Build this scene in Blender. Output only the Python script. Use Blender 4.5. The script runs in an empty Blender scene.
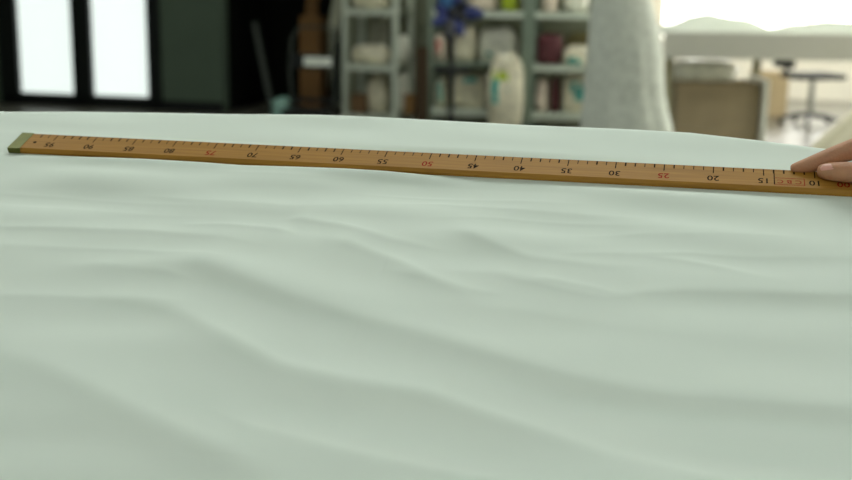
import bpy, bmesh, math, random
import numpy as np
from mathutils import Matrix, Vector, noise

random.seed(7)
SC = bpy.context.scene
COL = SC.collection
R = math.radians

# ------------------------------------------------------------------ camera
F = 1183.0                      # focal length in pixels (50 mm on a 36 mm sensor, 852 px)
EYE = Vector((0, 0, 1.30))
PITCH, ROLL = 12.4, 0.9
cam = bpy.data.cameras.new('camera'); cam.sensor_width = 36; cam.lens = F * 36 / 852
cam.clip_start = 0.02; cam.clip_end = 100
cam_o = bpy.data.objects.new('camera', cam); COL.objects.link(cam_o)
CM = Matrix.Translation(EYE) @ Matrix.Rotation(R(90 - PITCH), 4, 'X') @ Matrix.Rotation(R(ROLL), 4, 'Z')
cam_o.matrix_world = CM
SC.camera = cam_o
cam.dof.use_dof = True; cam.dof.focus_distance = 1.24; cam.dof.aperture_fstop = 4.4

def c2w(v):                     # camera axes (x right, y down, z forward) -> world direction
    return CM.to_3x3() @ Vector((v[0], -v[1], -v[2]))
def ray(px, py):
    return c2w(((px - 426) / F, (py - 240) / F, 1.0))
def at(px, py, Y):              # point of the place seen at a pixel, at a distance Y along the floor
    d = ray(px, py); return EYE + d * (Y / d.y)
def zat(px, py, Y): return at(px, py, Y).z
def floor_pt(px, Y):            # floor point below pixel column px, at distance Y
    p = at(px, 90, Y); return Vector((p.x, Y, 0))

# ------------------------------------------------------------------ table plane frame (fitted to the ruler)
u = Vector((0.97420926, 0.06297787, -0.21667971))
e1 = Vector((0.21711069, 0, 0.97614699)); e2 = Vector((-0.06147566, 0.99801492, 0.01367317))
g = R(34)
v = -math.cos(g) * e1 + math.sin(g) * e2
TO = EYE + c2w((0.00158938, -0.08236328, 1.27561201))
TX = c2w(u).normalized(); TY = -c2w(v).normalized(); TZ = TX.cross(TY).normalized()
TM = Matrix(((TX.x, TY.x, TZ.x, TO.x), (TX.y, TY.y, TZ.y, TO.y), (TX.z, TY.z, TZ.z, TO.z), (0, 0, 0, 1)))
TMI = TM.inverted()
def on_table(px, py, n=0.0):    # (x, y, n) in the table frame under a pixel
    d = ray(px, py); p0 = TO + TZ * n
    t = (p0 - EYE).dot(TZ) / d.dot(TZ)
    return TMI @ (EYE + d * t)

# ------------------------------------------------------------------ materials
def srgb(r, g_, b):
    f = lambda c: (c / 255 / 12.92) if c / 255 <= .04045 else ((c / 255 + .055) / 1.055) ** 2.4
    return (f(r), f(g_), f(b), 1)
MATS = {}
def mat(name, col, rough=.6, metal=0, var=.12, scale=8, bump=0, bscale=60, coat=0, sheen=0, sss=0, spec=.5):
    if name in MATS: return MATS[name]
    m = bpy.data.materials.new(name); m.use_nodes = True
    nt = m.node_tree; b = nt.nodes['Principled BSDF']
    b.inputs['Roughness'].default_value = rough; b.inputs['Metallic'].default_value = metal
    b.inputs['Coat Weight'].default_value = coat; b.inputs['Sheen Weight'].default_value = sheen
    b.inputs['Specular IOR Level'].default_value = spec
    if sss:
        b.inputs['Subsurface Weight'].default_value = sss; b.inputs['Subsurface Scale'].default_value = .004
    tc = nt.nodes.new('ShaderNodeTexCoord')
    n = nt.nodes.new('ShaderNodeTexNoise'); n.inputs['Scale'].default_value = scale; n.inputs['Detail'].default_value = 4
    rp = nt.nodes.new('ShaderNodeValToRGB')
    rp.color_ramp.elements[0].position = .3; rp.color_ramp.elements[1].position = .7
    rp.color_ramp.elements[0].color = tuple(c * (1 - var) for c in col[:3]) + (1,)
    rp.color_ramp.elements[1].color = tuple(min(1, c * (1 + var)) for c in col[:3]) + (1,)
    nt.links.new(tc.outputs['Object'], n.inputs['Vector']); nt.links.new(n.outputs['Fac'], rp.inputs['Fac'])
    nt.links.new(rp.outputs['Color'], b.inputs['Base Color'])
    if bump:
        n2 = nt.nodes.new('ShaderNodeTexNoise'); n2.inputs['Scale'].default_value = bscale; n2.inputs['Detail'].default_value = 3
        bp = nt.nodes.new('ShaderNodeBump'); bp.inputs['Strength'].default_value = bump; bp.inputs['Distance'].default_value = .01
        nt.links.new(tc.outputs['Object'], n2.inputs['Vector']); nt.links.new(n2.outputs['Fac'], bp.inputs['Height'])
        nt.links.new(bp.outputs['Normal'], b.inputs['Normal'])
    MATS[name] = m
    return m
def glow(name, col, strength):
    m = bpy.data.materials.new(name); m.use_nodes = True
    b = m.node_tree.nodes['Principled BSDF']
    b.inputs['Base Color'].default_value = (.8, .8, .8, 1); b.inputs['Roughness'].default_value = .4
    b.inputs['Emission Color'].default_value = col; b.inputs['Emission Strength'].default_value = strength
    return m
def wood_mat(name, c1, c2, sx=3, sy=90):
    m = bpy.data.materials.new(name); m.use_nodes = True
    nt = m.node_tree; b = nt.nodes['Principled BSDF']; b.inputs['Roughness'].default_value = .55; b.inputs['Specular IOR Level'].default_value = .22
    tc = nt.nodes.new('ShaderNodeTexCoord'); mp = nt.nodes.new('ShaderNodeMapping')
    mp.inputs['Scale'].default_value = (sx, sy, sy)
    n = nt.nodes.new('ShaderNodeTexNoise'); n.inputs['Scale'].default_value = 3; n.inputs['Detail'].default_value = 6
    rp = nt.nodes.new('ShaderNodeValToRGB')
    rp.color_ramp.elements[0].position = .3; rp.color_ramp.elements[1].position = .72
    rp.color_ramp.elements[0].color = c1; rp.color_ramp.elements[1].color = c2
    nt.links.new(tc.outputs['Object'], mp.inputs['Vector']); nt.links.new(mp.outputs['Vector'], n.inputs['Vector'])
    nt.links.new(n.outputs['Fac'], rp.inputs['Fac']); nt.links.new(rp.outputs['Color'], b.inputs['Base Color'])
    return m

M_cloth = mat('white_cotton', (.735, .825, .75, 1), .85, var=.012, scale=5, sheen=.1, spec=.2)
M_wood = wood_mat('ruler_wood', srgb(148, 106, 38), srgb(172, 126, 50))
M_brass = mat('aged_brass', srgb(92, 95, 38), .45, .55, var=.15, scale=60)
M_black_ink = mat('black_ink', srgb(38, 27, 12), .9, var=.05, spec=.1)
M_red_ink = mat('red_ink', srgb(146, 42, 24), .9, var=.05, spec=.1)
M_skin = mat('skin', srgb(186, 136, 102), .55, var=.08, scale=70, sss=.12, bump=.12, bscale=350)
M_nail = mat("nail", srgb(218, 164, 148), .3, var=.04, scale=80)
M_sleeve = mat('dark_sleeve', srgb(70, 76, 80), .85, var=.1)
M_blackmetal = mat('black_metal', srgb(18, 22, 22), .5, .3, var=.1)
M_greenwall = mat('dark_green_paint', srgb(84, 98, 84), .9, var=.04, scale=2, spec=.2)
M_unlit_recess = mat('unlit_recess_black', srgb(16, 17, 15), .95, var=.05, spec=.1)  # near-black colour stands in for the darkness of an unlit room
M_white = mat('white_paint', srgb(228, 224, 212), .85, var=.03, scale=2)
M_midwall = mat('olive_grey_paint', srgb(128, 132, 112), .9, var=.04, scale=2)
M_floor = mat('dark_polished_floor', srgb(92, 90, 80), .28, var=.12, scale=1.5)
M_ceil = mat('ceiling_paint', srgb(205, 208, 200), .9, var=.03)
M_rack = mat('rack_white_steel', srgb(186, 194, 178), .45, var=.05)
M_rackdark = mat('rack_galvanised_steel', srgb(120, 134, 118), .45, var=.08)
M_cream = mat('cream_bagged_cloth', srgb(212, 206, 180), .4, var=.22, scale=14, bump=.5, bscale=30, coat=.3)
M_white_bag = mat('white_bagged_cloth', srgb(220, 220, 204), .4, var=.18, scale=14, bump=.5, bscale=30, coat=.3)
M_grey_bag = mat('grey_bagged_cloth', srgb(150, 150, 132), .4, var=.2, scale=14, bump=.5, bscale=30, coat=.3)
M_pink_bag = mat('pinkish_bagged_cloth', srgb(208, 194, 176), .4, var=.2, scale=14, bump=.5, bscale=30, coat=.3)
M_olive = mat('olive_cloth', srgb(120, 112, 74), .8, var=.2, scale=14)
M_maroon = mat('maroon_cloth', srgb(82, 38, 42), .8, var=.3, scale=20)
M_teal = mat('teal_sticker', srgb(40, 150, 140), .5, var=.08)
M_lime = mat('lime_tag', srgb(176, 196, 50), .5, var=.08)
M_redtag = mat('red_tag', srgb(180, 84, 74), .5, var=.08)
M_card = mat('brown_cardboard', srgb(112, 80, 40), .85, var=.1, scale=6)
M_card2 = mat('tan_cardboard', srgb(166, 148, 114), .85, var=.08, scale=6)
M_cardgrey = mat('greyish_cardboard', srgb(146, 132, 104), .85, var=.12, scale=6)
M_redbrown = mat('red_brown_box', srgb(104, 78, 50), .8, var=.12)
M_orange = mat('orange_brown_box', srgb(140, 106, 62), .8, var=.12)
M_plank = wood_mat('dark_brown_wood', srgb(48, 36, 20), srgb(64, 48, 27), 20, 4)
M_greyboard = mat('grey_green_board', srgb(196, 198, 172), .8, var=.08)
M_darkboard = mat('dark_grey_board', srgb(58, 64, 58), .85, var=.08)
M_darktube = mat('dark_grey_tube', srgb(52, 58, 52), .5, .2)
M_plate = mat('silver_plate', srgb(222, 228, 216), .5, .0, var=.1)
M_tealbag = mat('pale_teal_plastic', srgb(130, 168, 156), .4, var=.12)
M_blue = mat('blue_ribbon', srgb(24, 38, 96), .5, var=.2, scale=20)
M_bluel = mat('light_blue_ribbon', srgb(44, 92, 136), .5, var=.2, scale=20)
M_blackrib = mat('black_ribbon', srgb(20, 22, 30), .5, var=.2)
M_lace = mat('white_lace_gown', srgb(206, 212, 200), .8, var=.12, scale=26, bump=.8, bscale=70, sheen=.2)
M_creamgown = mat('cream_satin_gown', srgb(206, 198, 168), .6, var=.06, scale=10, sheen=.2)
M_form = mat('linen_dress_form', srgb(190, 182, 160), .85, var=.06)
M_tablecloth = mat('white_table_covering', srgb(214, 214, 204), .8, var=.03, scale=4)
M_apron = mat('shade_toned_apron', srgb(178, 178, 168), .8, var=.03, scale=4)  # table white toned down to grey, standing in for shade on the front
M_legw = mat('grey_green_leg', srgb(128, 124, 96), .6, var=.08)
M_whiteboard = mat('white_foam_board', srgb(216, 218, 208), .6, var=.03)
M_chairseat = mat('black_vinyl', srgb(24, 26, 26), .85, var=.1)
M_chrome = mat('grey_steel', srgb(130, 132, 126), .35, .7, var=.05)

# ------------------------------------------------------------------ helpers
def new_bm(): return bmesh.new()
def box(bm, x0, x1, y0, y1, z0, z1, M=None, bev=0):
    vs = [bm.verts.new((x, y, z)) for x in (x0, x1) for y in (y0, y1) for z in (z0, z1)]
    idx = [(0, 1, 3, 2), (4, 6, 7, 5), (0, 4, 5, 1), (2, 3, 7, 6), (0, 2, 6, 4), (1, 5, 7, 3)]
    fs = [bm.faces.new([vs[i] for i in q]) for q in idx]
    if bev:
        es = list({e for f in fs for e in f.edges})
        r = bmesh.ops.bevel(bm, geom=es, offset=bev, segments=2, affect='EDGES', profile=.5)
        vs = list({w for f in r['faces'] for w in f.verts} | {w for w in vs if w.is_valid})
    if M is not None:
        for w in vs: w.co = M @ w.co
    return vs
def tube(bm, pts, r, seg=12, caps=True):
    pts = [Vector(p) for p in pts]; rs = r if isinstance(r, (list, tuple)) else [r] * len(pts)
    rings = []; prev = None
    for i, p in enumerate(pts):
        t = (pts[min(i + 1, len(pts) - 1)] - pts[max(i - 1, 0)]).normalized()
        a = prev if prev is not None else (Vector((1, 0, 0)) if abs(t.x) < .9 else Vector((0, 1, 0)))
        a = (a - t * a.dot(t)).normalized(); b = t.cross(a); prev = a
        rings.append([bm.verts.new(p + (a * math.cos(2 * math.pi * k / seg) + b * math.sin(2 * math.pi * k / seg)) * rs[i]) for k in range(seg)])
    for r0, r1 in zip(rings, rings[1:]):
        for k in range(seg):
            bm.faces.new((r0[k], r0[(k + 1) % seg], r1[(k + 1) % seg], r1[k]))
    if caps:
        bm.faces.new(rings[0][::-1]); bm.faces.new(rings[-1])
def lathe(bm, prof, seg=48, off=None):
    # prof: (radius, z); off(k_angle, z, r) -> radius
    rings = []
    for (r, z) in prof:
        ring = []
        for k in range(seg):
            a = 2 * math.pi * k / seg
            rr = off(a, z, r) if off else r
            ring.append(bm.verts.new((rr * math.cos(a), rr * math.sin(a), z)))
        rings.append(ring)
    for r0, r1 in zip(rings, rings[1:]):
        for k in range(seg):
            bm.faces.new((r0[k], r0[(k + 1) % seg], r1[(k + 1) % seg], r1[k]))
    bm.faces.new(rings[0][::-1]); bm.faces.new(rings[-1])
def obj(name, bm, m, parent=None, loc=(0, 0, 0), rotz=0, smooth=False):
    me = bpy.data.meshes.new(name)
    bmesh.ops.recalc_face_normals(bm, faces=bm.faces)
    bm.to_mesh(me); bm.free()
    me.materials.append(m)
    if smooth: me.shade_smooth()
    o = bpy.data.objects.new(name, me); COL.objects.link(o)
    o.location = loc; o.rotation_euler = (0, 0, rotz)
    if parent: o.parent = parent
    return o
def tag(o, label, cat, group=None, kind=None):
    o['label'] = label; o['category'] = cat
    if group: o['group'] = group
    if kind: o['kind'] = kind
    return o
def thing(name, label, cat, loc=(0, 0, 0), rotz=0, group=None):
    o = bpy.data.objects.new(name, None); COL.objects.link(o); o.empty_display_size = .1
    o.location = loc; o.rotation_euler = (0, 0, rotz)
    return tag(o, label, cat, group)
def struct(name, bm, m, parent=None, **k):
    o = obj(name, bm, m, parent, **k)
    if parent is None: o['kind'] = 'structure'
    return o

# ------------------------------------------------------------------ room shell (axes turned 13 degrees from the view)
RZ = R(-13)
RM = Matrix.Rotation(RZ, 4, 'Z'); RMI = RM.inverted()
BACK = 10.82           # back wall, room y
BAY = 14.5             # wall of the bright bay
H = 3.3
def wall_x(px, y=BACK):      # room x where pixel column px meets the plane room-y = y
    o_ = RMI @ EYE; d = RMI.to_3x3() @ ray(px, 80)
    t = (y - o_.y) / d.y
    return (o_ + d * t).x
def wall_z(px, py, y=BACK):
    o_ = RMI @ EYE; d = RMI.to_3x3() @ ray(px, py)
    return (o_ + d * ((y - o_.y) / d.y)).z
XL, XR, YF = -8.5, 6.5, -4.0
X_ret = wall_x(612)
xa0, xa1 = wall_x(223), wall_x(343)
xw0, xw1 = wall_x(2), wall_x(162)
def rstruct(name, boxes, m):
    bm = new_bm()
    for b in boxes: box(bm, *b)
    return struct(name, bm, m, rotz=RZ)
rstruct('floor', [(XL - .2, XR + .2, YF - .2, BAY + .2, -.15, 0)], M_floor)
rstruct('ceiling', [(XL - .2, XR + .2, YF - .2, BAY + .2, H, H + .15)], M_ceil)
rstruct('wall_left', [(XL - .15, XL, YF, BACK, 0, H)], M_greenwall)
fx0, fx1, fz0, fz1 = -4.2, 4.0, .8, 2.7
rstruct('wall_front', [(XL - .15, fx0, YF - .15, YF, 0, H), (fx1, XR + .15, YF - .15, YF, 0, H), (fx0, fx1, YF - .15, YF, 0, fz0), (fx0, fx1, YF - .15, YF, fz1, H)], M_white)
WTOP = 2.45
rstruct('wall_back', [(XL - .15, xw0, BACK, BACK + .15, 0, H), (xw0, xw1, BACK, BACK + .15, WTOP, H), (xw1, xa0, BACK, BACK + .15, 0, H)], M_greenwall)
rstruct('wall_back_middle', [(xa1, X_ret, BACK, BACK + .15, 0, H)], M_midwall)
AD = 1.2
rstruct('wall_alcove', [(xa0 - .1, xa0, BACK + .15, BACK + AD, 0, H), (xa1, xa1 + .1, BACK + .15, BACK + AD, 0, H),
                        (xa0 - .1, xa1 + .1, BACK + AD, BACK + AD + .1, 0, H)], M_unlit_recess)
rstruct('wall_return', [(X_ret - .15, X_ret, BACK + .15, BAY, 0, H)], M_white)
# bay wall with a wide window
bx0, bx1, bz0, bz1 = X_ret + .25, XR - .3, .62, 2.9
rstruct('wall_bay', [(X_ret - .15, XR + .15, BAY, BAY + .15, 0, bz0), (X_ret - .15, XR + .15, BAY, BAY + .15, bz1, H),
                     (X_ret - .15, bx0, BAY, BAY + .15, bz0, bz1), (bx1, XR + .15, BAY, BAY + .15, bz0, bz1)], M_white)
# right wall; its unseen window is added to brighten the bay
ry0, ry1, rz0, rz1 = 7.2, 13.6, .5, 2.9
rstruct('wall_right', [(XR, XR + .15, YF, BAY, 0, rz0), (XR, XR + .15, YF, BAY, rz1, H), (XR, XR + .15, YF, ry0, rz0, rz1), (XR, XR + .15, ry1, BAY, rz0, rz1)], M_white)

M_pane = glow('frosted_daylight', (.86, .97, .92, 1), .92)
M_pane_bay = glow('bay_daylight', (1, .99, .92, 1), 6.0)
M_pane_side = glow('side_fill_glow', (1, .985, .90, 1), 9.0)
M_lamp = glow('added_lamp_glow', (.95, 1, .94, 1), 16.5)

def window(name, n_panes, x0, x1, z0, z1, fr, mull, m_pane, M, sill=0, fr_r=None, m_fr=None):
    fr_r = fr_r or fr
    bm = new_bm()
    box(bm, x0, x0 + fr, -.03, .10, z0, z1); box(bm, x1 - fr_r, x1, -.03, .10, z0, z1)
    box(bm, x0, x1, -.03, .10, z1 - fr, z1); box(bm, x0, x1, -.03, .10, z0, z0 + (sill or fr))
    w = (x1 - x0 - fr - fr_r - (n_panes - 1) * mull) / n_panes
    ps = []
    for i in range(n_panes):
        a = x0 + fr + i * (w + mull); ps.append((a, a + w))
        if i < n_panes - 1: box(bm, a + w, a + w + mull, -.03, .10, z0, z1)
    o = struct(name, bm, m_fr or M_blackmetal); o.matrix_world = M
    for a, b in ps:
        bm = new_bm(); box(bm, a, b, .03, .04, z0 + (sill or fr), z1 - fr)
        obj('window_pane', bm, m_pane, o)
    return o
# door-height frosted window at the left: pane edges at px 16, 75, 91, 150
w_ = window('window_1', 2, xw0, xw1, 0, WTOP, wall_x(20) - xw0, wall_x(98) - wall_x(79.5), M_pane, RM @ Matrix.Translation((0, BACK, 0)), sill=wall_z(80, 94.5), fr_r=xw1 - wall_x(149.3))
window('window_2', 4, bx0, bx1, bz0, bz1, .05, .05, M_pane_bay, RM @ Matrix.Translation((0, BAY, 0)), m_fr=M_white)
window('added_fill_window_side', 4, -ry1, -ry0, rz0, rz1, .06, .06, M_pane_side, RM @ Matrix.Translation((XR, 0, 0)) @ Matrix.Rotation(R(-90), 4, 'Z'))
window('added_fill_window_front', 4, -fx1, -fx0, fz0, fz1, .06, .06, glow('front_fill_glow', (.92, 1, .95, 1), .55), RM @ Matrix.Translation((0, YF, 0)) @ Matrix.Rotation(R(180), 4, 'Z'), m_fr=M_white)  # made-up glowing window behind the camera, added as frontal fill
bm = new_bm(); box(bm, xw1, xa0, BACK - .015, BACK, 0, .1); struct('baseboard_back', bm, M_blackmetal, rotz=RZ)

# unseen ceiling lamps, added to light the cloth, racks and work table
for i, (lx, ly) in enumerate([(-.3, 2.6), (2.0, 2.6), (-2.6, 2.2), (-1.0, 8.9), (2.6, 7.4), (-5, 7.2), (.9, 9.6), (-2.2, 6.4), (.2, -1.4)]):
    p = RM @ Vector((lx, ly, 0))
    bm = new_bm(); box(bm, -.75, .75, -.22, .22, H - .07, H - .005, bev=.01)
    o = struct('added_ceiling_lamp_%d' % (i + 1), bm, M_white, loc=(p.x, p.y, 0), rotz=RZ)
    bm = new_bm(); box(bm, -.72, .72, -.19, .19, H - .08, H - .0705); obj('diffuser', bm, M_lamp, o)

# ------------------------------------------------------------------ cutting table (tilted top) under the cloth
def bcoords(px, py): p = on_table(px, py); return p.x, -p.y       # a along the ruler, b towards the viewer
edge_px = [(-60, 110), (0, 111), (70, 109.5), (150, 110.5), (240, 113), (330, 115), (400, 117), (460, 120), (520, 123.5), (590, 126.5), (640, 128.5), (690, 131), (740, 137), (790, 143), (820, 146.5), (900, 156)]
ea, eb = zip(*[bcoords(*p) for p in edge_px])
RR = .03
def far_edge(a): return np.interp(a, ea, eb) - .002
B_NEAR = .60
tb = thing('cutting_table', 'tilted cutting table hidden beneath the spread white cloth', 'table', (TO.x, TO.y, 0))
off = Matrix.Translation((-TO.x, -TO.y, 0))
bm = new_bm(); box(bm, -1.15, 1.15, -B_NEAR, (.040), -.095, -.055, M=off @ TM, bev=.004); obj('tabletop', bm, M_card2, tb)
for sx in (-1.0, 1.0):
    for yy in (-B_NEAR + .08, -.02):
        q = off @ TM @ Vector((sx, yy, -.085))
        bm = new_bm(); box(bm, q.x - .03, q.x + .03, q.y - .03, q.y + .03, 0, q.z - .004); obj('leg', bm, M_legw, tb)

# cloth: a fine height field over the table frame, folds laid as crest lines
na, nb = 640, 460
A = np.linspace(-1.2, 1.2, na)
A = np.sign(A) * (np.abs(A) / 1.2) ** 1.25 * 1.2
Bv = np.concatenate([np.linspace(-.42, -.115, 24)[:-1], np.linspace(-.115, .03, 130)[:-1], np.linspace(.03, .46, 270)[:-1], np.linspace(.46, .95, 41)])
nb = len(Bv)
GA, GB = np.meshgrid(A, Bv, indexing='ij')
def fold(pts, wf, wn, amp):
    # pts: (px, py, strength); crest line in table coordinates; wf / wn = far and near widths (m)
    q = [bcoords(p[0], p[1]) + (p[2],) for p in pts]
    qa = [t[0] for t in q]; qb = [t[1] for t in q]; qs = [t[2] for t in q]
    c = np.interp(GA, qa, qb); s = np.interp(GA, qa, qs)
    k = 9; ker = np.hanning(k + 2)[1:-1]; ker /= ker.sum()
    sm = lambda M_: np.apply_along_axis(lambda w: np.convolve(np.pad(w, k // 2, mode='edge'), ker, 'valid'), 0, M_)
    c = sm(c); s = sm(s)
    d = GB - c
    e_ = .22
    return amp * s * np.exp(e_ - np.sqrt(np.where(d < 0, d / (wf * 1.0), d / (wn * 1.15)) ** 2 + e_ * e_))
Hh = np.zeros_like(GA)
FOLDS = [
 # big diagonal folds of the foreground
 ([(60, 262, 0), (150, 262, .35), (206, 263, 1), (300, 299, 1), (375, 322, 1), (426, 336, 1), (551, 374, 1), (663, 396, 1), (776, 406, 1), (900, 414, .9)], .05, .028, .0125),
 ([(90, 290, 0), (169, 305, .6), (237, 345, 1), (281, 369, 1), (350, 386, 1), (426, 398, 1), (520, 430, 1), (613, 463, 1), (720, 490, .9)], .028, .032, .0105),
 ([(-40, 340, .2), (37, 363, .8), (125, 407, 1), (200, 443, 1), (250, 474, 1), (330, 510, 1)], .040, .04, .0125),
 ([(200, 405, 0), (250, 430, .8), (350, 456, 1), (425, 474, 1), (500, 490, 1)], .022, .027, .0062),
 # folds of the right middle
 ([(430, 268, 0), (500, 272, .6), (560, 288, .7), (610, 296, .5), (640, 290, .8), (690, 288, 1), (760, 290, 1), (852, 293, 1), (930, 296, 1)], .026, .013, .0042),
 ([(550, 252, 0), (610, 250, .8), (690, 248.5, 1), (760, 253, .8), (860, 254, .6)], .014, .008, .0020),
 ([(640, 252, 0), (680, 256, 1), (720, 264, 1), (758, 274, .3), (790, 280, 0)], .012, .009, .0022),
 ([(440, 228, 0), (470, 233, 1), (500, 245, 1), (530, 256, .9), (600, 263, .6), (660, 263, 0)], .022, .012, .0036),
 ([(380, 268, 0), (420, 276, 1), (470, 290, .8), (510, 292, 0)], .02, .014, .0032),
 ([(520, 280, 0), (545, 279, 1), (600, 288, .8), (640, 298, 0)], .012, .010, .0022),
 ([(420, 300, 0), (520, 308, .8), (620, 324, .8), (740, 336, .5), (860, 345, .5)], .03, .02, .0026),
 ([(560, 232, 0), (640, 229, 1), (760, 231, .8), (820, 233, 0)], .009, .007, .0010),
 # the pinch on the left middle and the streak right of it
 ([(170, 219, 0), (220, 222, .8), (255, 225, 1), (281, 228, 1.1), (292, 230, 0)], .016, .008, .0030),
 ([(281, 217, .2), (300, 215, 1), (340, 222, 1), (390, 238, .8), (440, 246, .2), (470, 250, 0)], .014, .013, .0036),
 ([(320, 236, 0), (350, 243, 1), (400, 262, 1), (440, 284, .6), (480, 300, 0)], .020, .018, .0038),
 ([(-40, 222, .6), (60, 224, 1), (150, 228, .9), (220, 236, .4), (280, 246, 0)], .012, .008, .0022),
 ([(-40, 240, .5), (60, 243, .7), (140, 248, .8), (200, 256, .3), (240, 262, 0)], .012, .009, .0018),
 ([(-40, 290, .6), (30, 291, .9), (110, 296, .9), (170, 300, .2), (200, 302, 0)], .014, .010, .0022),
 ([(60, 262, 0), (100, 262, .8), (160, 270, .8), (210, 285, 0)], .012, .012, .0018),
 ([(-40, 185, .2), (60, 189, 1), (140, 197, .7), (230, 203, 0)], .010, .008, .0011),
 ([(120, 188, 0), (200, 196, 1), (290, 203, .8), (380, 200, 0)], .008, .007, .0009),
 ([(380, 200, 0), (440, 198, .9), (520, 203, 1), (600, 210, .6), (660, 212, 0)], .009, .007, .0013),
 ([(420, 214, 0), (500, 212, .9), (590, 218, .8), (680, 222, 0)], .008, .006, .0010),
 ([(340, 186, 0), (420, 190, .9), (520, 194, .7), (600, 198, 0)], .006, .005, .0008),
]
for pts, wf, wn, amp in FOLDS: Hh += fold(pts, wf, wn, amp * (.95 if amp > .0042 else 1.25))
# fine irregular wrinkles, stretched along the ruler
nz = np.zeros_like(GA)
rs = np.random.RandomState(3)
for k in range(60):
    fa = rs.uniform(-1, 1) * 16; fb = rs.uniform(25, 120); ph = rs.uniform(0, 6.28)
    am = .00030 * (40 / fb) ** .8
    nz += am * np.sin(GA * fa + GB * fb + ph + 1.5 * np.sin(GA * rs.uniform(3, 12) + rs.uniform(0, 6)))
nz *= 1.4; nz *= .55 + .9 * np.exp(-((GB - .09) / .07) ** 2)
Hh += nz
base = -.0068
h = base + Hh
# flat under the ruler; a soft cloth lip rides up against its near edge on the left
lip = np.interp(GA, [bcoords(x, 160)[0] for x in (-30, 8, 60, 100, 140, 200, 240, 300, 350, 390, 420, 450, 480)], [.2, .2, .35, .65, .8, .7, .45, .8, 1.0, .9, .6, .25, 0])
near = np.clip((GB - .0128) / .02, 0, 1); near = near * near * (3 - 2 * near)
farm = np.clip((-GB - .0245) / .02, 0, 1); farm = farm * farm * (3 - 2 * farm)
w = np.maximum(near, farm)
h = base + (h - base) * w
h += np.where(GB > .0128, .0056 * lip * np.exp(-((GB - .0170) / .011) ** 2) * np.clip((GB - .0128) / .003, 0, 1), 0)
# let the far strip rise a touch in waves before it rolls over the edge
h += farm * .0015 * np.sin(GA * 9 + 1)
PX, PY, PZ = GA.copy(), -GB.copy(), h.copy()
eA = far_edge(GA)
t = eA - GB
ang = np.clip(t / RR, 0, R(115)); rest = np.maximum(t - RR * R(115), 0)
m_ = t > 0
PY = np.where(m_, -eA + RR * np.sin(ang) + rest * math.cos(R(115)), PY)
hs = np.where(m_, h * np.exp(-np.maximum(t, 0) / .06) + base * (1 - np.exp(-np.maximum(t, 0) / .06)), h)
PZ = np.where(m_, hs - RR * (1 - np.cos(ang)) - rest * math.sin(R(115)), PZ)
t = GB - B_NEAR - .03
m_ = t > 0
ang = np.clip(t / RR, 0, R(80)); rest = np.maximum(t - RR * R(80), 0)
PY = np.where(m_, -(B_NEAR + .03) - RR * np.sin(ang) - rest * math.cos(R(80)), PY)
PZ = np.where(m_, h - RR * (1 - np.cos(ang)) - rest * math.sin(R(80)), PZ)
V = np.stack([PX, PY, PZ], -1).reshape(-1, 3)
ii = np.arange(na * nb).reshape(na, nb)
Q = np.stack([ii[:-1, :-1], ii[1:, :-1], ii[1:, 1:], ii[:-1, 1:]], -1).reshape(-1, 4)
me = bpy.data.meshes.new('white_cloth')
me.vertices.add(len(V)); me.vertices.foreach_set('co', V.astype(np.float32).ravel())
me.loops.add(Q.size); me.loops.foreach_set('vertex_index', Q[:, ::-1].astype(np.int32).ravel())
me.polygons.add(len(Q)); me.polygons.foreach_set('loop_start', np.arange(0, Q.size, 4, dtype=np.int32))
me.update(calc_edges=True); me.validate(); me.materials.append(M_cloth); me.shade_smooth()
cloth = bpy.data.objects.new('white_cloth', me); COL.objects.link(cloth); cloth.matrix_world = TM
tag(cloth, 'white wrinkled fabric sheet spread over the foreground table', 'fabric')
sol = cloth.modifiers.new('thickness', 'SOLIDIFY'); sol.thickness = .0008; sol.offset = -1 if Q[0][0] >= 0 else 1

# ------------------------------------------------------------------ ruler
rul = thing('wooden_ruler', 'long wooden ruler with red and black numbers lying on the white cloth', 'ruler')
rul.matrix_world = TM
FARE, NEARE, TH = .0235, -.0120, .0065
xl, xr = -.497, .488
bm = new_bm()
sec = [(NEARE, -TH), (FARE, -TH), (FARE, -.0006), (FARE - .0006, 0), (NEARE + .0022, 0), (NEARE, -.0034)]
ra = [bm.verts.new((xl, y_, z_)) for y_, z_ in sec]; rb = [bm.verts.new((xr, y_, z_)) for y_, z_ in sec]
bm.faces.new(ra); bm.faces.new(rb[::-1])
for k in range(len(sec)): bm.faces.new((ra[k], rb[k], rb[(k + 1) % len(sec)], ra[(k + 1) % len(sec)]))
obj('body', bm, M_wood, rul)
def cap(x0, x1, sk0, sk1):
    bm = new_bm(); e = .0004
    y0, y1 = NEARE - e, FARE + e
    lo = []; hi = []
    for (x, y) in ((x0, y0), (x1 - sk1, y0), (x1 + sk1, y1), (x0, y1)):
        lo.append(bm.verts.new((x, y, -TH - .0001))); hi.append(bm.verts.new((x, y, e)))
    bm.faces.new(hi); bm.faces.new(lo[::-1])
    for k in range(4): bm.faces.new((lo[k], lo[(k + 1) % 4], hi[(k + 1) % 4], hi[k]))
    o = obj('end_cap', bm, M_brass, rul); o['label'] = 'dull green brass end cap'
cap(xl - .001, xl + .0145, 0, .0); cap(xr - .018, xr + .001, 0, .0)
bm = new_bm(); Mt = Matrix.Translation((-.4665, .002, .00045))
bmesh.ops.create_circle(bm, cap_ends=True, radius=.0022, segments=16, matrix=Matrix.Translation((on_table(36, 141.2).x, .0035, .0002)))
obj('rivet', bm, M_black_ink, rul)
def xs(s): return (50 - s) / 100
bm = new_bm()
rt = random.Random(5)
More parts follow.
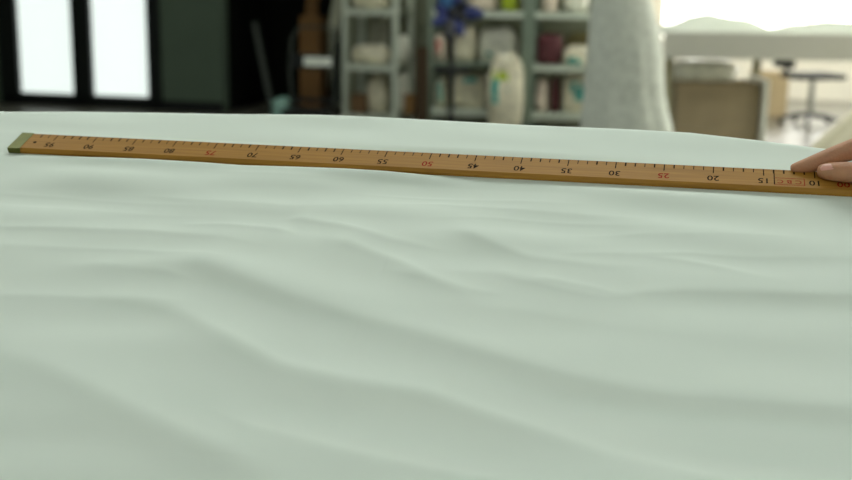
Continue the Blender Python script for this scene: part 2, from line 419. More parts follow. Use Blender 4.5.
for s in range(5, 98):
    L = .0140 if s % 5 == 0 else .0085
    wd = .00055 if s % 5 == 0 else rt.choice((.00045, .0007, .0008))
    z = .00012
    q = [bm.verts.new(p) for p in ((xs(s) - wd, FARE - L, z), (xs(s) + wd, FARE - L, z), (xs(s) + wd, FARE - .0009, z), (xs(s) - wd, FARE - .0009, z))]
    bm.faces.new(q)
obj('tick_marks', bm, M_black_ink, rul)
def text_bm(bm, txt, size, cx, cy, sx=1.0, bold=.0):
    cu = bpy.data.curves.new('t', 'FONT'); cu.body = txt; cu.size = size; cu.align_x = 'CENTER'; cu.align_y = 'CENTER'
    cu.offset = bold; cu.resolution_u = 3
    o = bpy.data.objects.new('t', cu); COL.objects.link(o)
    dg = bpy.context.evaluated_depsgraph_get(); dg.update()
    m = bpy.data.meshes.new_from_object(o.evaluated_get(dg))
    m.transform(Matrix.Translation((cx, cy, .00014)) @ Matrix.Rotation(math.pi, 4, 'Z') @ Matrix.Diagonal((sx, 1, 1, 1)))
    bm.from_mesh(m); bpy.data.meshes.remove(m); bpy.data.objects.remove(o); bpy.data.curves.remove(cu)
def numeral(txt, sx, x, red):
    bm = new_bm(); text_bm(bm, txt, .0135, x, 0, sx, .00018)
    o = obj('numeral', bm, M_red_ink if red else M_black_ink, rul)
    if red: o['label'] = 'red numeral ' + txt
for s in range(10, 100, 5): numeral(str(s), .92, xs(s), s in (75, 50, 25))
numeral('00', .95, xs(7.3), True)
def rect(bm, x0, x1, y0, y1, z=.00014):
    bm.faces.new([bm.verts.new(p) for p in ((x0, y0, z), (x1, y0, z), (x1, y1, z), (x0, y1, z))])
bm = new_bm()
X0, X1, Y0, Y1, lw = xs(14.0), xs(11.0), -.0068, .0068, .0009
rect(bm, X0, X1, Y0, Y0 + lw); rect(bm, X0, X1, Y1 - lw, Y1); rect(bm, X0, X0 + lw, Y0 + lw, Y1 - lw); rect(bm, X1 - lw, X1, Y0 + lw, Y1 - lw)
for i, ch in enumerate('CBC'):
    text_bm(bm, ch, .0095, xs(12.5) + (1 - i) * .0088, 0, 1.0, .0001)
o = obj('maker_stamp', bm, M_red_ink, rul); o['label'] = 'red boxed letters stamp'
bm = new_bm(); rect(bm, X0 - .0002, X0 + .0008, Y0, FARE - .001, .00018); obj('long_tick', bm, M_black_ink, rul)

# ------------------------------------------------------------------ hand (right hand, pinching the ruler)
def tp(px, py, n): p = on_table(px, py, n); return Vector((p.x, p.y, n))
def limb_mesh(chains, name, m):
    verts, rad, edges = [], [], []
    for ch in chains:
        prev = None
        for c in ch:
            if isinstance(c, int): idx = c
            else:
                verts.append(c[0]); rad.append(c[1]); idx = len(verts) - 1
            if prev is not None: edges.append((prev, idx))
            prev = idx
    me = bpy.data.meshes.new(name); me.from_pydata([tuple(w_) for w_ in verts], edges, []); me.update()
    o = bpy.data.objects.new(name, me); COL.objects.link(o)
    sk = o.modifiers.new('skin', 'SKIN'); sk.branch_smoothing = .6; sk.use_smooth_shade = True
    for i, l in enumerate(me.skin_vertices[0].data):
        r_ = rad[i]; l.radius = r_ if isinstance(r_, tuple) else (r_, r_); l.use_root = (i == 0)
    s2 = o.modifiers.new('sub', 'SUBSURF'); s2.levels = 2; s2.render_levels = 2
    dg = bpy.context.evaluated_depsgraph_get(); dg.update()
    m2 = bpy.data.meshes.new_from_object(o.evaluated_get(dg)); m2.name = name
    bpy.data.objects.remove(o); m2.materials.clear(); m2.materials.append(m); m2.shade_smooth()
    o2 = bpy.data.objects.new(name, m2); COL.objects.link(o2)
    return o2
P = {}
wrist = Vector((.605, .045, .050)); palm = Vector((.555, .035, .044))
mcp_i = Vector((.500, .046, .046)); 
ch = [
 [(wrist, (.026, .021)), (palm, (.030, .017)), (mcp_i, .0125),
  (tp(868, 144.0, .0240), .0125), (tp(849, 150.6, .0170), .0112), (tp(832, 156.6, .0125), .0104), (tp(816, 163.0, .0070), .0096), (tp(803, 166.6, .0036), .0076), (tp(790, 169.0, .0010), .0042)],
 # thumb
 [0, (Vector((.566, .008, .036)), .0150), (tp(890, 173, .020), .0112), (tp(862, 172.6, .0135), .0106), (tp(846, 172.2, .0108), .0112), (tp(832, 171.6, .0092), .0100), (tp(823.5, 171.2, .0078), .0084), (tp(816.5, 170.8, .0070), .0060)],
 # middle, ring, little: curled behind, resting on the cloth
 [1, (Vector((.510, .064, .038)), .0118), (Vector((.470, .069, .027)), .0092), (Vector((.462, .062, .010)), .0082), (Vector((.472, .056, .003)), .0072)],
 [1, (Vector((.518, .084, .033)), .0112), (Vector((.484, .092, .021)), .0088), (Vector((.478, .085, .006)), .0076), (Vector((.488, .078, .001)), .0066)],
 [1, (Vector((.532, .101, .027)), .0100), (Vector((.504, .110, .015)), .0078), (Vector((.499, .103, .002)), .0066), (Vector((.508, .096, -.001)), .0058)],
 # forearm
 [0, (Vector((.70, .06, .065)), (.030, .026)), (Vector((.82, .07, .09)), (.038, .034)), (Vector((.93, .08, .12)), (.042, .040))],
]
hand = limb_mesh(ch, 'person', M_skin)
hand.matrix_world = TM
tag(hand, 'right hand reaching in at the right edge, thumb and forefinger pinching the ruler', 'person')
# thumb nail and fingernail, sleeve
def nail(name, c, ax, up, L, W):
    ax = ax.normalized(); up = (up - ax * up.dot(ax)).normalized(); sd = ax.cross(up)
    bm = new_bm(); rows = []
    for i in range(9):
        s = i / 8 * 2 - 1; row = []
        ww = W * math.sqrt(max(0, 1 - abs(s) ** 3.2)) * (.95 if s > 0 else 1) + .0004
        for j in range(9):
            q = j / 8 * 2 - 1
            row.append(bm.verts.new(c + ax * (s * L) + sd * (q * ww) - up * (q * q * ww * .45 + (s * .5 + .5) ** 2 * .0011)))
        rows.append(row)
    for r0, r1 in zip(rows, rows[1:]):
        for j in range(8): bm.faces.new((r0[j], r0[j + 1], r1[j + 1], r1[j]))
    geo = bmesh.ops.extrude_face_region(bm, geom=bm.faces[:])
    for w_ in geo['geom']:
        if isinstance(w_, bmesh.types.BMVert): w_.co -= up * .0012
    return obj(name, bm, M_nail, hand, smooth=True)
t0, t1 = tp(832, 171.6, .0085), tp(819.5, 170.7, .0066)
upd = Vector((-.03, -.68, .73)).normalized()
nail('thumb_nail', t0.lerp(t1, .50) + upd * .0108, t1 - t0, upd, .0068, .0054)
bm = new_bm(); tube(bm, [(.80, .068, .086), (.86, .073, .10), (.98, .085, .135)], [.046, .052, .058], 24)
obj('sleeve', bm, M_sleeve, hand, smooth=True)

# ------------------------------------------------------------------ background objects
def patch(bm, fn, th0, th1, ph0, ph1, n=6):
    rows = []
    for i in range(n + 1):
        row = []
        for j in range(n + 1):
            a = th0 + (th1 - th0) * i / n; b = ph0 + (ph1 - ph0) * j / n
            row.append(bm.verts.new(fn(a, b, 1.015)))
        rows.append(row)
    for r0, r1 in zip(rows, rows[1:]):
        for j in range(n): bm.faces.new((r0[j], r0[j + 1], r1[j + 1], r1[j]))
def bag_fn(hx, hy, hz, seed, rough=.10, e=.62):
    sg = lambda q: math.copysign(abs(q) ** e, q)
    def fn(a, b, k=1.0):          # a azimuth (-90 deg = towards the viewer), b elevation
        d = Vector((sg(math.cos(b)) * sg(math.cos(a)), sg(math.cos(b)) * sg(math.sin(a)), sg(math.sin(b))))
        nn = noise.noise(d * 1.7 + Vector((seed * 3.1, seed, 0))) + .5 * noise.noise(d * 4.2 + Vector((0, seed * 2.3, seed)))
        nn -= .9 * abs(noise.noise(d * 3.1 + Vector((seed, 5, seed * 1.7)))) - .15
        d = d * (1 + rough * nn) * k
        z = max(d.z, -.97)
        return Vector((d.x * hx * (1 - .10 * max(z, 0)), d.y * hy, z * hz + .97 * hz))
    return fn
SEED = [1]
def bag(name, label, cat, px0, px1, y1, zb, Y, m, depth=.16, group=None, rot=RZ, stickers=(), rough=.13, e=.5, pz=None):
    # px0..px1 horizontal span, y1 = pixel row of its top, zb = height it rests at
    SEED[0] += 1
    c = at((px0 + px1) / 2, y1 + 15, Y)
    hx = (px1 - px0) / 2 * Y / F
    top = zat((px0 + px1) / 2, y1, Y)
    hz = (top - zb) / 1.95
    fn = bag_fn(hx, depth, hz, SEED[0], rough, e)
    bm = new_bm(); n1, n2 = 40, 20; rings = []
    for j in range(1, n2):
        b = -math.pi / 2 + math.pi * j / n2
        rings.append([bm.verts.new(fn(2 * math.pi * i / n1, b)) for i in range(n1)])
    for r0, r1 in zip(rings, rings[1:]):
        for i in range(n1): bm.faces.new((r0[i], r0[(i + 1) % n1], r1[(i + 1) % n1], r1[i]))
    bm.faces.new(rings[0][::-1]); bm.faces.new(rings[-1])
    if stickers:
        root = thing(name, label, cat, (c.x, c.y, zb + .002), rot, group)
        obj('bundle', bm, m, root, smooth=True)
        for (sx, sz, sw, sh, sm, sn) in stickers:
            # sx, sz in -1..1 across the front
            bm = new_bm(); a0 = -math.pi / 2 + sx * .9; b0 = sz * .9
            patch(bm, fn, a0 - sw, a0 + sw, b0 - sh, b0 + sh)
            obj(sn, bm, sm, root, smooth=True)
        return root
    o = obj(name, bm, m, None, (c.x, c.y, zb + .002), rot, smooth=True)
    return tag(o, label, cat, group)
def carton(name, label, px0, px1, ytop, Y, m, depth, zb=0, flap=True, rot=RZ, mf=None, group=None):
    c = at((px0 + px1) / 2, ytop, Y); hx = (px1 - px0) / 2 * Y / F
    h_ = c.z - zb
    o = thing(name, label, 'box', (c.x, c.y, zb + .001), rot, group)
    bm = new_bm(); t_ = .006
    box(bm, -hx, hx, 0, t_, 0, h_); box(bm, -hx, hx, depth - t_, depth, 0, h_)
    box(bm, -hx, -hx + t_, t_, depth - t_, 0, h_); box(bm, hx - t_, hx, t_, depth - t_, 0, h_); box(bm, -hx, hx, 0, depth, 0, t_)
    obj('body', bm, m, o)
    if flap:
        for (M_) in (Matrix.Translation((0, 0, h_)) @ Matrix.Rotation(R(-150), 4, 'X'), Matrix.Translation((0, depth, h_)) @ Matrix.Rotation(R(120), 4, 'X')):
            bm = new_bm(); box(bm, -hx + .003, hx - .003, -.003, .003, .002, min(depth * .45, .16), M=M_); obj('flap', bm, mf or m, o)
    else:
        bm = new_bm(); box(bm, -hx, hx, 0, depth, h_, h_ + .004); obj('lid', bm, m, o)
    return o

# --- storage racks
def rack(label, px0, px1, Y, rot, depth, levels, m, side_x=None, hgt=2.05, thin=None):
    if side_x is None:
        x0_, x1_ = wall_x(px0, Y), wall_x(px1, Y); a = RM @ Vector((x0_, Y, 0)); w = x1_ - x0_
    else: a = at(px0, 60, Y); w = side_x
    o = thing('storage_rack', label, 'shelf', (a.x, a.y, 0), rot, 'white metal storage racks')
    s = .045
    for (x, y) in ((0, 0), (w - s, 0), (0, depth - s), (w - s, depth - s)):
        bm = new_bm(); box(bm, x, x + s, y, y + .004, 0, hgt); box(bm, x if x == 0 else x + s - .004, x + .004 if x == 0 else x + s, y, y + s, 0, hgt)
        if y > 0: box(bm, x, x + s, y + s - .004, y + s, 0, hgt)
        obj('post', bm, m, o)
    for k_, z in enumerate(levels):
        lip = .022 if (thin == k_) else .05
        bm = new_bm(); box(bm, .002, w - .002, .005, depth - .005, z - .004, z); box(bm, .002, w - .002, .005, .02, z - lip, z - .004); box(bm, .002, w - .002, depth - .02, depth - .005, z - .05, z - .004)
        obj('shelf_board', bm, m if thin == k_ else M_rack, o)
    return o, a, w
YS = 10.45
def y_on(px, base=YS, X0=None):     # depth of the rack front line at a column (parallel to the back wall)
    k = (px - 426) / F
    return base / (1 + math.tan(R(13)) * k)
LV = [zat(560, 111, YS), zat(560, 64, YS), zat(480, 11, YS), 1.5, 1.95]
Y2 = y_on(430); Y3 = y_on(531)
rack('white metal storage rack left of the blue bow, standing apart', 342, 397, 10.68, R(-18), .46, [zat(370, 113, 10.8), zat(370, 64, 10.8), zat(370, 9, 10.8), 1.5, 1.95], M_rack, side_x=.52)
rack('white metal storage rack directly behind the blue bow', 427, 526.5, YS * math.cos(R(13)), RZ, .36, LV, M_rackdark, thin=1)
rack('white metal storage rack with the maroon bundle, beside the tall white gown', 528, 620, YS * math.cos(R(13)), RZ, .36, LV, M_rackdark)
Z0, Z1, Z2 = LV[0], LV[1], LV[2]
G1 = 'bagged bundles on the storage racks'
T = lambda sx, sz, sw=.2, sh=.2: (sx, sz, sw, sh, M_teal, 'teal_sticker')
# rack one
r0 = zat(370, 113, 10.8); r1 = zat(370, 64, 10.8); r2 = zat(370, 9, 10.8)
bag('fabric_bundle', 'flat cream bundle on the middle board of the left rack', 'bundle', 352, 390, 45, r1, 10.86, M_cream, .09, G1, R(-18))
bag('fabric_bundle', 'white round bundle bulging out of the left rack beside its post', 'bundle', 397, 410, 35, r1, 10.83, M_white_bag, .11, G1, R(-18), e=.9)
bag('fabric_bundle', 'grey cream bundle on the bottom board of the left rack', 'bundle', 369, 389, 74, r0, 10.88, M_cream, .11, G1, R(-18))
bag('fabric_bundle', 'white bundle at the right end of the left rack bottom board', 'bundle', 397, 407, 74, r0, 10.83, M_white_bag, .10, G1, R(-18))
bag('fabric_bundle', 'pale bundle on the top visible board of the left rack', 'bundle', 353, 388, -30, r2, 10.88, M_cream, .11, G1, R(-18))
bag('fabric_bundle', 'grey bundle upright behind the flat cream bundle on the left rack', 'bundle', 370, 388, 18, r1, 11.0, M_grey_bag, .05, G1, R(-18), e=.4)
carton('small_box', 'small red brown box on the bottom board of the left rack', 350, 364, 95, 10.74, M_redbrown, .14, r0, False, R(-18))
carton('small_box', 'small orange brown box at the lower right corner of the left rack', 404, 413, 95, 10.72, M_orange, .09, r0, False, R(-18))
# rack two
bag('fabric_bundle', 'large white bundle with one teal sticker on the middle board behind the bow', 'bundle', 480, 517, 28, Z1, Y2 + .19, M_white_bag, .13, G1, stickers=[T(-.2, -.35, .14, .14)])
bag('fabric_bundle', 'cream upright bundle next to the black pole on the middle board', 'bundle', 456, 477, 27, Z1, Y2 + .19, M_cream, .12, G1)
bag('fabric_bundle', 'small pinkish bundle with a red tag left of the black pole', 'bundle', 436, 446, 34, Z1, Y2 + .19, M_pink_bag, .12, G1, stickers=[(0, .1, .3, .2, M_redtag, 'red_tag')])
bag('fabric_bundle', 'cream bundle with a teal sticker on the bottom board right of the pole', 'bundle', 454, 487, 74, Z0, Y2 + .19, M_cream, .12, G1, stickers=[T(.1, .55, .22, .22)])
bag('fabric_bundle', 'tall white bundle with a lime tag and a teal sticker, standing before the middle rack', 'bundle', 490, 524, 58, 0, Y2 - .20, M_cream, .14, G1, rough=.2, e=.4, stickers=[(-.25, .28, .26, .13, M_lime, 'lime_tag'), T(-.2, .08, .2, .08)])
bag('fabric_bundle', 'narrow bundle with an upright teal sticker left of the pole base', 'bundle', 437, 447, 79, Z0, Y2 + .19, M_cream, .12, G1, stickers=[T(.25, .05, .24, .55)])
bag('fabric_bundle', 'pale pinkish bundle on the upper board beside the lime bundle', 'bundle', 470, 498, -30, Z2, Y2 + .19, M_pink_bag, .12, G1)
bag('fabric_bundle', 'lime yellow bundle on the upper board of the middle rack', 'bundle', 503, 517, -16, Z2, Y2 + .19, M_lime, .12, G1)
# rack three
bag('fabric_bundle', 'folded maroon bundle on the middle board beside the gown', 'bundle', 538, 562, 34, Z1, Y3 + .17, M_maroon, .14, G1, e=.4)
bag('fabric_bundle', 'cream bundle with a teal sticker next to the maroon bundle', 'bundle', 564, 590, 46, Z1, Y3 + .09, M_cream, .10, G1, stickers=[T(-.15, -.35, .28, .3)])
bag('fabric_bundle', 'olive bundle standing behind the cream bundle next to the gown', 'bundle', 565, 592, 33, Z1, Y3 + .27, M_olive, .04, G1)
bag('fabric_bundle', 'pale bundle on the bottom board below the maroon bundle', 'bundle', 537, 549, 78, Z0, Y3 + .17, M_pink_bag, .13, G1)
bag('fabric_bundle', 'dark maroon narrow bundle on the bottom board below the maroon one', 'bundle', 552, 560, 77, Z0, Y3 + .17, M_maroon, .12, G1)
bag('fabric_bundle', 'cream bundle with a teal sticker on the bottom board beside the gown hem', 'bundle', 564, 591, 73, Z0, Y3 + .15, M_cream, .13, G1, stickers=[T(.05, .15, .24, .22)])
bag('fabric_bundle', 'large pinkish cream bundle on the upper board beside the gown', 'bundle', 566, 588, -25, Z2, Y3 + .17, M_white_bag, .13, G1)
bag('fabric_bundle', 'small pale bundle on the upper board above the maroon bundle', 'bundle', 543, 558, -20, Z2, Y3 + .17, M_pink_bag, .13, G1)

# --- black stand with blue ribbon bow
YB = 9.7
bp_ = floor_pt(451, YB)
st = thing('display_stand', 'thin black stand with crossbar in front of the middle rack', 'stand', (bp_.x, bp_.y, 0))
bow_z = zat(453, 12, YB)
bm = new_bm(); tube(bm, [(0, 0, .02), (0, 0, bow_z + .1)], .024, 14); obj('pole', bm, M_blackmetal, st)
zc = zat(450, 70, YB)
bm = new_bm(); tube(bm, [(-.145, 0, zc), (.15, 0, zc)], .024, 12); obj('crossbar', bm, M_blackmetal, st)
bm = new_bm(); lathe(bm, [(.16, 0), (.16, .012), (.03, .03)], 32); obj('base', bm, M_blackmetal, st, smooth=False)
bow = thing('ribbon_bow', 'blue and black ribbon bow tied to the black stand', 'bow', (bp_.x, bp_.y - .045, bow_z))
def petal(deg, L, W, m, name='ribbon_loop', lean=.02):
    bm = new_bm(); n1, n2 = 16, 14; rings = []
    a = R(deg); ax = Vector((math.cos(a), -.15, math.sin(a))).normalized(); sd = Vector((-math.sin(a), 0, math.cos(a))); up = ax.cross(sd)
    for j in range(n1 + 1):
        s = j / n1; rw = W * math.sin(math.pi * min(.08 + s * .92, 1)) ** .7 + .002
        rings.append([bm.verts.new(ax * (L * s + .01) + sd * (rw * math.cos(2 * math.pi * k / n2)) + up * (rw * .45 * math.sin(2 * math.pi * k / n2)) - Vector((0, lean, 0)) * s) for k in range(n2)])
    for q0, q1 in zip(rings, rings[1:]):
        for k in range(n2): bm.faces.new((q0[k], q0[(k + 1) % n2], q1[(k + 1) % n2], q1[k]))
    bm.faces.new(rings[0][::-1]); bm.faces.new(rings[-1])
    obj(name, bm, m, bow, smooth=True)
petal(-2, .25, .055, M_blue); petal(125, .19, .055, M_bluel); petal(165, .15, .05, M_blue); petal(212, .19, .05, M_blue); petal(292, .20, .05, M_blue); petal(70, .17, .05, M_blue); petal(258, .22, .045, M_blackrib, lean=.05); petal(35, .13, .045, M_blackrib, lean=.05); petal(-25, .12, .04, M_blackrib, lean=.05)
bm = new_bm(); bmesh.ops.create_uvsphere(bm, u_segments=16, v_segments=10, radius=.042, matrix=Matrix.Translation((0, -.03, 0)) @ Matrix.Diagonal((1, .6, 1, 1))); obj('knot', bm, M_blackrib, bow, smooth=True)

# --- brown plank between the racks
def leaning(name, label, cat, pxt, yt, pxb, Y, wpx, m, thick=.018, lean=.25, zb=0, rot=RZ):
    # a board standing on the floor at pixel column pxb, its top at (pxt, yt), leaning back
    pt = at(pxt, yt, Y + lean); pb = floor_pt(pxb, Y); hw = wpx / 2 * Y / F
    d = pt - pb; L = d.length; zx = d.normalized(); xx = Vector((math.cos(rot), math.sin(rot), 0)); xx = (xx - zx * xx.dot(zx)).normalized(); yy = zx.cross(xx)
    M = Matrix(((xx.x, yy.x, zx.x), (xx.y, yy.y, zx.y), (xx.z, yy.z, zx.z))).to_4x4()
    bm = new_bm(); box(bm, -hw, hw, 0, thick, .012, L, M=M, bev=.002)
    lo = min(w_.co.z for w_ in bm.verts)
    o = obj(name, bm, m, None, (pb.x, pb.y, -lo + .001)); tag(o, label, cat); return o
leaning('wooden_plank', 'dark brown plank leaning upright between two storage racks', 'plank', 422, 46, 422.5, 10.3, 12, M_plank, .03, .12)
# --- dark alcove: boards, carton, cart
leaning('wooden_strip', 'thin dark grey strip leaning at a slant in the dark unlit alcove', 'board', 254, 22, 273, 11.3, 5.5, M_darkboard, .02, .2)
leaning('panel_board', 'pale grey board leaning behind the cart, left of the racks', 'board', 341, -18, 319, 11.72, 11, M_greyboard, .02, .25)
carton('cardboard_box', 'tall brown cardboard box standing in the alcove behind the cart', 299, 320, 17, 11.35, M_card, .25, 0, False)
leaning('cardboard_tube', 'brown cardboard strip sticking up behind the tall box', 'cardboard', 313, -25, 306, 11.72, 12, M_card, .05, .12)
bag('plastic_bag', 'pale teal plastic bag on the floor beside the cart', 'bag', 274, 289, 98, 0, 10.9, M_tealbag, .12)
YC = 10.35
cp = floor_pt(313, YC); sc_ = YC / F
ct = thing('hand_cart', 'black tubular cart with a silver plate in front of the tall brown box', 'cart', (cp.x, cp.y, 0), RZ)
hw = 22 * sc_
zt, zp0, zp1, zl0, zl1 = zat(313, 27, YC), zat(313, 69, YC), zat(313, 54, YC), zat(318, 66, YC), zat(318, 57, YC)
bm = new_bm(); tube(bm, [(-hw, 0, .2), (-hw - .02, 0, zp0), (-hw, 0, zt - .1), (-hw + .06, 0, zt - .01), (-hw + .12, 0, zt), (hw, 0, zt), (hw + .01, 0, .2)], .013, 10); obj('handle_frame', bm, M_darktube, ct)
bm = new_bm(); box(bm, -hw - .01, hw + .01, -.012, .012, zp0, zp1, bev=.004); obj('cross_panel', bm, M_blackmetal, ct)
bm = new_bm(); box(bm, (304 - 313) * sc_, (333 - 313) * sc_, -.018, -.0125, zl0, zl1, bev=.002); o = obj('plate', bm, M_plate, ct); o['label'] = 'silver plate'
bm = new_bm(); box(bm, -hw, hw, -.3, .03, .15, .2, bev=.008); obj('platform', bm, M_blackmetal, ct)
for (wx, wy) in ((-hw + .05, -.25), (hw - .05, -.25), (-hw + .05, -.02), (hw - .05, -.02)):
    bm = new_bm(); tube(bm, [(wx - .02, wy, .075), (wx + .02, wy, .075)], .074, 18); obj('wheel', bm, M_chairseat, ct)
bm = new_bm(); box(bm, -hw, hw, -.004, .004, .24, .28); obj('lower_rail', bm, M_blackmetal, ct)

# --- tall white lace gown on a dress form
YG = 8.0
kk = YG / F
gc = floor_pt(620, YG)
gown = thing('wedding_gown', 'tall white lace gown on a dress form in front of the racks', 'dress', (gc.x, gc.y, 0))
lv = [(-.0, 583, 692), (.34, 586.5, 677.5), (.55, 588, 669), (.85, 589.5, 664), (1.05, 591, 657), (1.20, 592, 650), (1.32, 598, 645), (1.42, 602, 641), (1.55, 597, 646), (1.66, 596, 648), (1.70, 598, 646)]
zs = [q[0] for q in lv]
def gown_ring(z, a, sh=1.0):
    l = np.interp(z, zs, [q[1] for q in lv]); r_ = np.interp(z, zs, [q[2] for q in lv])
    cx = ((l + r_) / 2 - 624) * kk; rad = (r_ - l) / 2 * kk * sh
    fl = max(0, min(1, (1.25 - z) / 1.0))
    rad *= 1 + fl * .022 * math.sin(9 * a + 1.3) + fl * .010 * math.sin(15 * a + z * 3)
    rad += .006 * noise.noise(Vector((math.cos(a) * 6, math.sin(a) * 6, z * 16)))
    return Vector((cx + rad * math.cos(a), rad * math.sin(a) * (.9 - .15 * (1 - fl)), z))
bm = new_bm(); seg = 120; rings = []
for z in np.linspace(.004, 1.22, 70): rings.append([bm.verts.new(gown_ring(z, 2 * math.pi * k / seg)) for k in range(seg)])
for r0_, r1_ in zip(rings, rings[1:]):
    for k in range(seg): bm.faces.new((r0_[k], r0_[(k + 1) % seg], r1_[(k + 1) % seg], r1_[k]))
bm.faces.new(rings[0][::-1]); bm.faces.new(rings[-1])
obj('skirt', bm, M_lace, gown, smooth=True)
bm = new_bm(); rings = []
for z in np.linspace(1.221, 1.64, 24): rings.append([bm.verts.new(gown_ring(z, 2 * math.pi * k / 60)) for k in range(60)])
for r0_, r1_ in zip(rings, rings[1:]):
    for k in range(60): bm.faces.new((r0_[k], r0_[(k + 1) % 60], r1_[(k + 1) % 60], r1_[k]))
bm.faces.new(rings[0][::-1]); bm.faces.new(rings[-1])
obj('bodice', bm, M_lace, gown, smooth=True)
bm = new_bm(); lathe(bm, [(.15, 1.641), (.16, 1.69), (.10, 1.76), (.05, 1.79), (.045, 1.87), (.05, 1.875)], 40)
obj('dress_form', bm, M_form, gown, smooth=True)

# --- cream full-skirted gown at the right edge
Y5 = 7.4
cc = floor_pt(926, Y5)
gown2 = thing('full_skirt_gown', 'cream wide-skirted gown cut off by the right edge of the picture', 'dress', (cc.x, cc.y, 0))
prof = [(.80, .004), (.74, .12), (.63, .30), (.50, .44), (.36, .58), (.27, .74), (.19, .92), (.14, 1.08)]
pr = [(float(np.interp(z, [p[1] for p in prof], [p[0] for p in prof])), float(z)) for z in np.linspace(.004, 1.08, 40)]
bm = new_bm(); lathe(bm, pr, 100, lambda a, z, r_: r_ * (1 + .04 * (1.1 - z) * math.sin(13 * a) + .02 * math.sin(7 * a + z * 4))); obj('skirt', bm, M_creamgown, gown2, smooth=True)
bm = new_bm(); lathe(bm, [(.14, 1.081), (.145, 1.18), (.17, 1.3), (.165, 1.4), (.15, 1.44)], 40); obj('bodice', bm, M_creamgown, gown2, smooth=True)
bm = new_bm(); lathe(bm, [(.15, 1.441), (.15, 1.48), (.10, 1.54), (.05, 1.57), (.045, 1.64), (.05, 1.645)], 40); obj('dress_form', bm, M_form, gown2, smooth=True)

# --- white work table in the bay
YT = 8.9
tz, tzb = zat(760, 33, YT), zat(760, 60, YT)
tl = floor_pt(661, YT)
wt = thing('work_table', 'white-covered work table in the bright bay behind the gown', 'table', (tl.x, YT, 0), R(1))
TW, TD = 2.1, .95
bm = new_bm(); box(bm, 0, TW, .02, TD, tz - .03, tz, bev=.006); obj('tabletop', bm, M_tablecloth, wt)
bm = new_bm(); box(bm, 0, TW, 0, .0195, tzb, tz - .002, bev=.003); o = obj('front_apron', bm, M_apron, wt); o['label'] = 'front panel of the white table, shade put into its grey'
for lx, ly in ((.93, TD - .12), (.05, .1), (TW - .12, .1), (TW - .12, TD - .12), (.05, TD - .12)):
    bm = new_bm(); box(bm, lx, lx + .055, ly, ly + .055, 0, tz - .031); obj('leg', bm, M_legw, wt)
M_sheer = mat('thin_white_fabric', srgb(226, 230, 218), .85, var=.03, scale=6)
nt_ = M_sheer.node_tree; pb_ = nt_.nodes['Principled BSDF']; tr_ = nt_.nodes.new('ShaderNodeBsdfTranslucent'); mx_ = nt_.nodes.new('ShaderNodeMixShader')
tr_.inputs['Color'].default_value = (.85, .87, .82, 1); mx_.inputs[0].default_value = .45
nt_.links.new(pb_.outputs[0], mx_.inputs[1]); nt_.links.new(tr_.outputs[0], mx_.inputs[2])
nt_.links.new(mx_.outputs[0], [n for n in nt_.nodes if n.type == 'OUTPUT_MATERIAL'][0].inputs['Surface'])
def mound(label, px0, px1, py, Y, hy, seed):
    c = at((px0 + px1) / 2, py, Y); hx = (px1 - px0) / 2 * Y / F; hz = c.z - tz
    bm = new_bm(); n = 40; g_ = []
    for i in range(n + 1):
        row = []
        for j in range(n + 1):
            x, y = i / n * 2 - 1, j / n * 2 - 1
            q = max(0, 1 - abs(x) ** 2.2) * max(0, 1 - abs(y) ** 2.4)
            nn = noise.noise(Vector((x * 2.2 + seed, y * 2, seed))) * .5 + noise.noise(Vector((x * 6, y * 5, seed))) * .14
            row.append(bm.verts.new((x * hx, y * hy, .003 + hz * q ** .8 * (1 + nn))))
        g_.append(row)
    for r0, r1 in zip(g_, g_[1:]):
        for j in range(n): bm.faces.new((r0[j], r1[j], r1[j + 1], r0[j + 1]))
    geo = bmesh.ops.extrude_face_region(bm, geom=bm.faces[:])
    for w_ in geo['geom']:
        if isinstance(w_, bmesh.types.BMVert): w_.co.z -= .002
    o = obj('folded_fabric', bm, M_sheer, None, (c.x, c.y, tz), 0, smooth=True)
    return tag(o, label, 'fabric')
mound('low pale mound of folded fabric on the left of the white work table', 664, 768, 17, YT + .44, .36, 2.0)
mound('white fabric spread on the right of the white work table', 776, 905, 22, YT + .46, .38, 7.0)
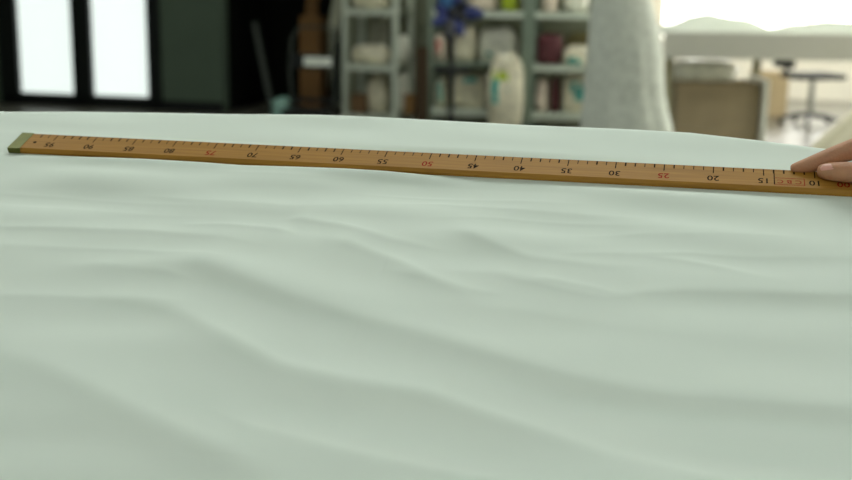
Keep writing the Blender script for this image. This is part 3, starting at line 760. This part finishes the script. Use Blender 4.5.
# under the table
carton('cardboard_box', 'wide open brown carton under the white work table', 678, 761, 84, 9.25, M_cardgrey, .45, 0, True, R(0))
bag('plastic_bag', 'grey bag slumped on top of the wide carton under the table', 'bag', 668, 736, 60, zat(700, 83, 9.45) + .012, 9.45, M_white_bag, .14)
wb = at(767.5, 80, 9.2)
bm = new_bm(); box(bm, -.02, .02, 0, .5, 0.001, wb.z, bev=.003); o = obj('foam_board', bm, M_whiteboard, None, (wb.x, wb.y, 0), 0); tag(o, 'white board standing on edge against the wide carton', 'board')
carton('cardboard_box', 'narrow tan carton behind the white board under the work table', 757, 790, 72, 11.9, M_card2, .2, 0, False, R(5))

# --- stool
YH = 11.3
sp = floor_pt(812, YH)
sl = thing('swivel_stool', 'black swivel chair on a star base behind the work table', 'chair', (sp.x, sp.y, 0), R(15))
sz = zat(812, 75, YH)
bm = new_bm(); box(bm, -.24, .24, -.2, .2, sz - .035, sz + .02, bev=.02); obj('seat', bm, M_chairseat, sl)
bm = new_bm(); tube(bm, [(-.20, 0, sz - .03), (-.29, 0, sz + .02), (-.31, 0, sz + .12)], [.02, .025, .02], 10); obj('back_arm', bm, M_blackmetal, sl)
bm = new_bm(); box(bm, -.34, -.30, -.17, .17, sz + .07, sz + .32, bev=.015); obj('backrest', bm, M_chairseat, sl)
bm = new_bm(); tube(bm, [(0, 0, .08), (0, 0, sz - .036)], [.035, .025], 14); obj('column', bm, M_chrome, sl)
for k in range(5):
    a = 2 * math.pi * k / 5 + .3
    bm = new_bm(); tube(bm, [(.02 * math.cos(a), .02 * math.sin(a), .10), (.27 * math.cos(a), .27 * math.sin(a), .07)], [.026, .018], 8); tube(bm, [(.27 * math.cos(a), .27 * math.sin(a) - .012, .026), (.27 * math.cos(a), .27 * math.sin(a) + .012, .026)], .025, 10)
    obj('base_leg', bm, M_blackmetal, sl)

# ------------------------------------------------------------------ world, colour management
w = bpy.data.worlds.new('world'); SC.world = w; w.use_nodes = True
w.node_tree.nodes['Background'].inputs['Color'].default_value = (.75, .9, .85, 1)
w.node_tree.nodes['Background'].inputs['Strength'].default_value = .3
vs_ = SC.view_settings
vs_.view_transform = 'Standard'; vs_.look = 'None'; vs_.gamma = 1; vs_.use_curve_mapping = False
vs_.exposure = 0.0
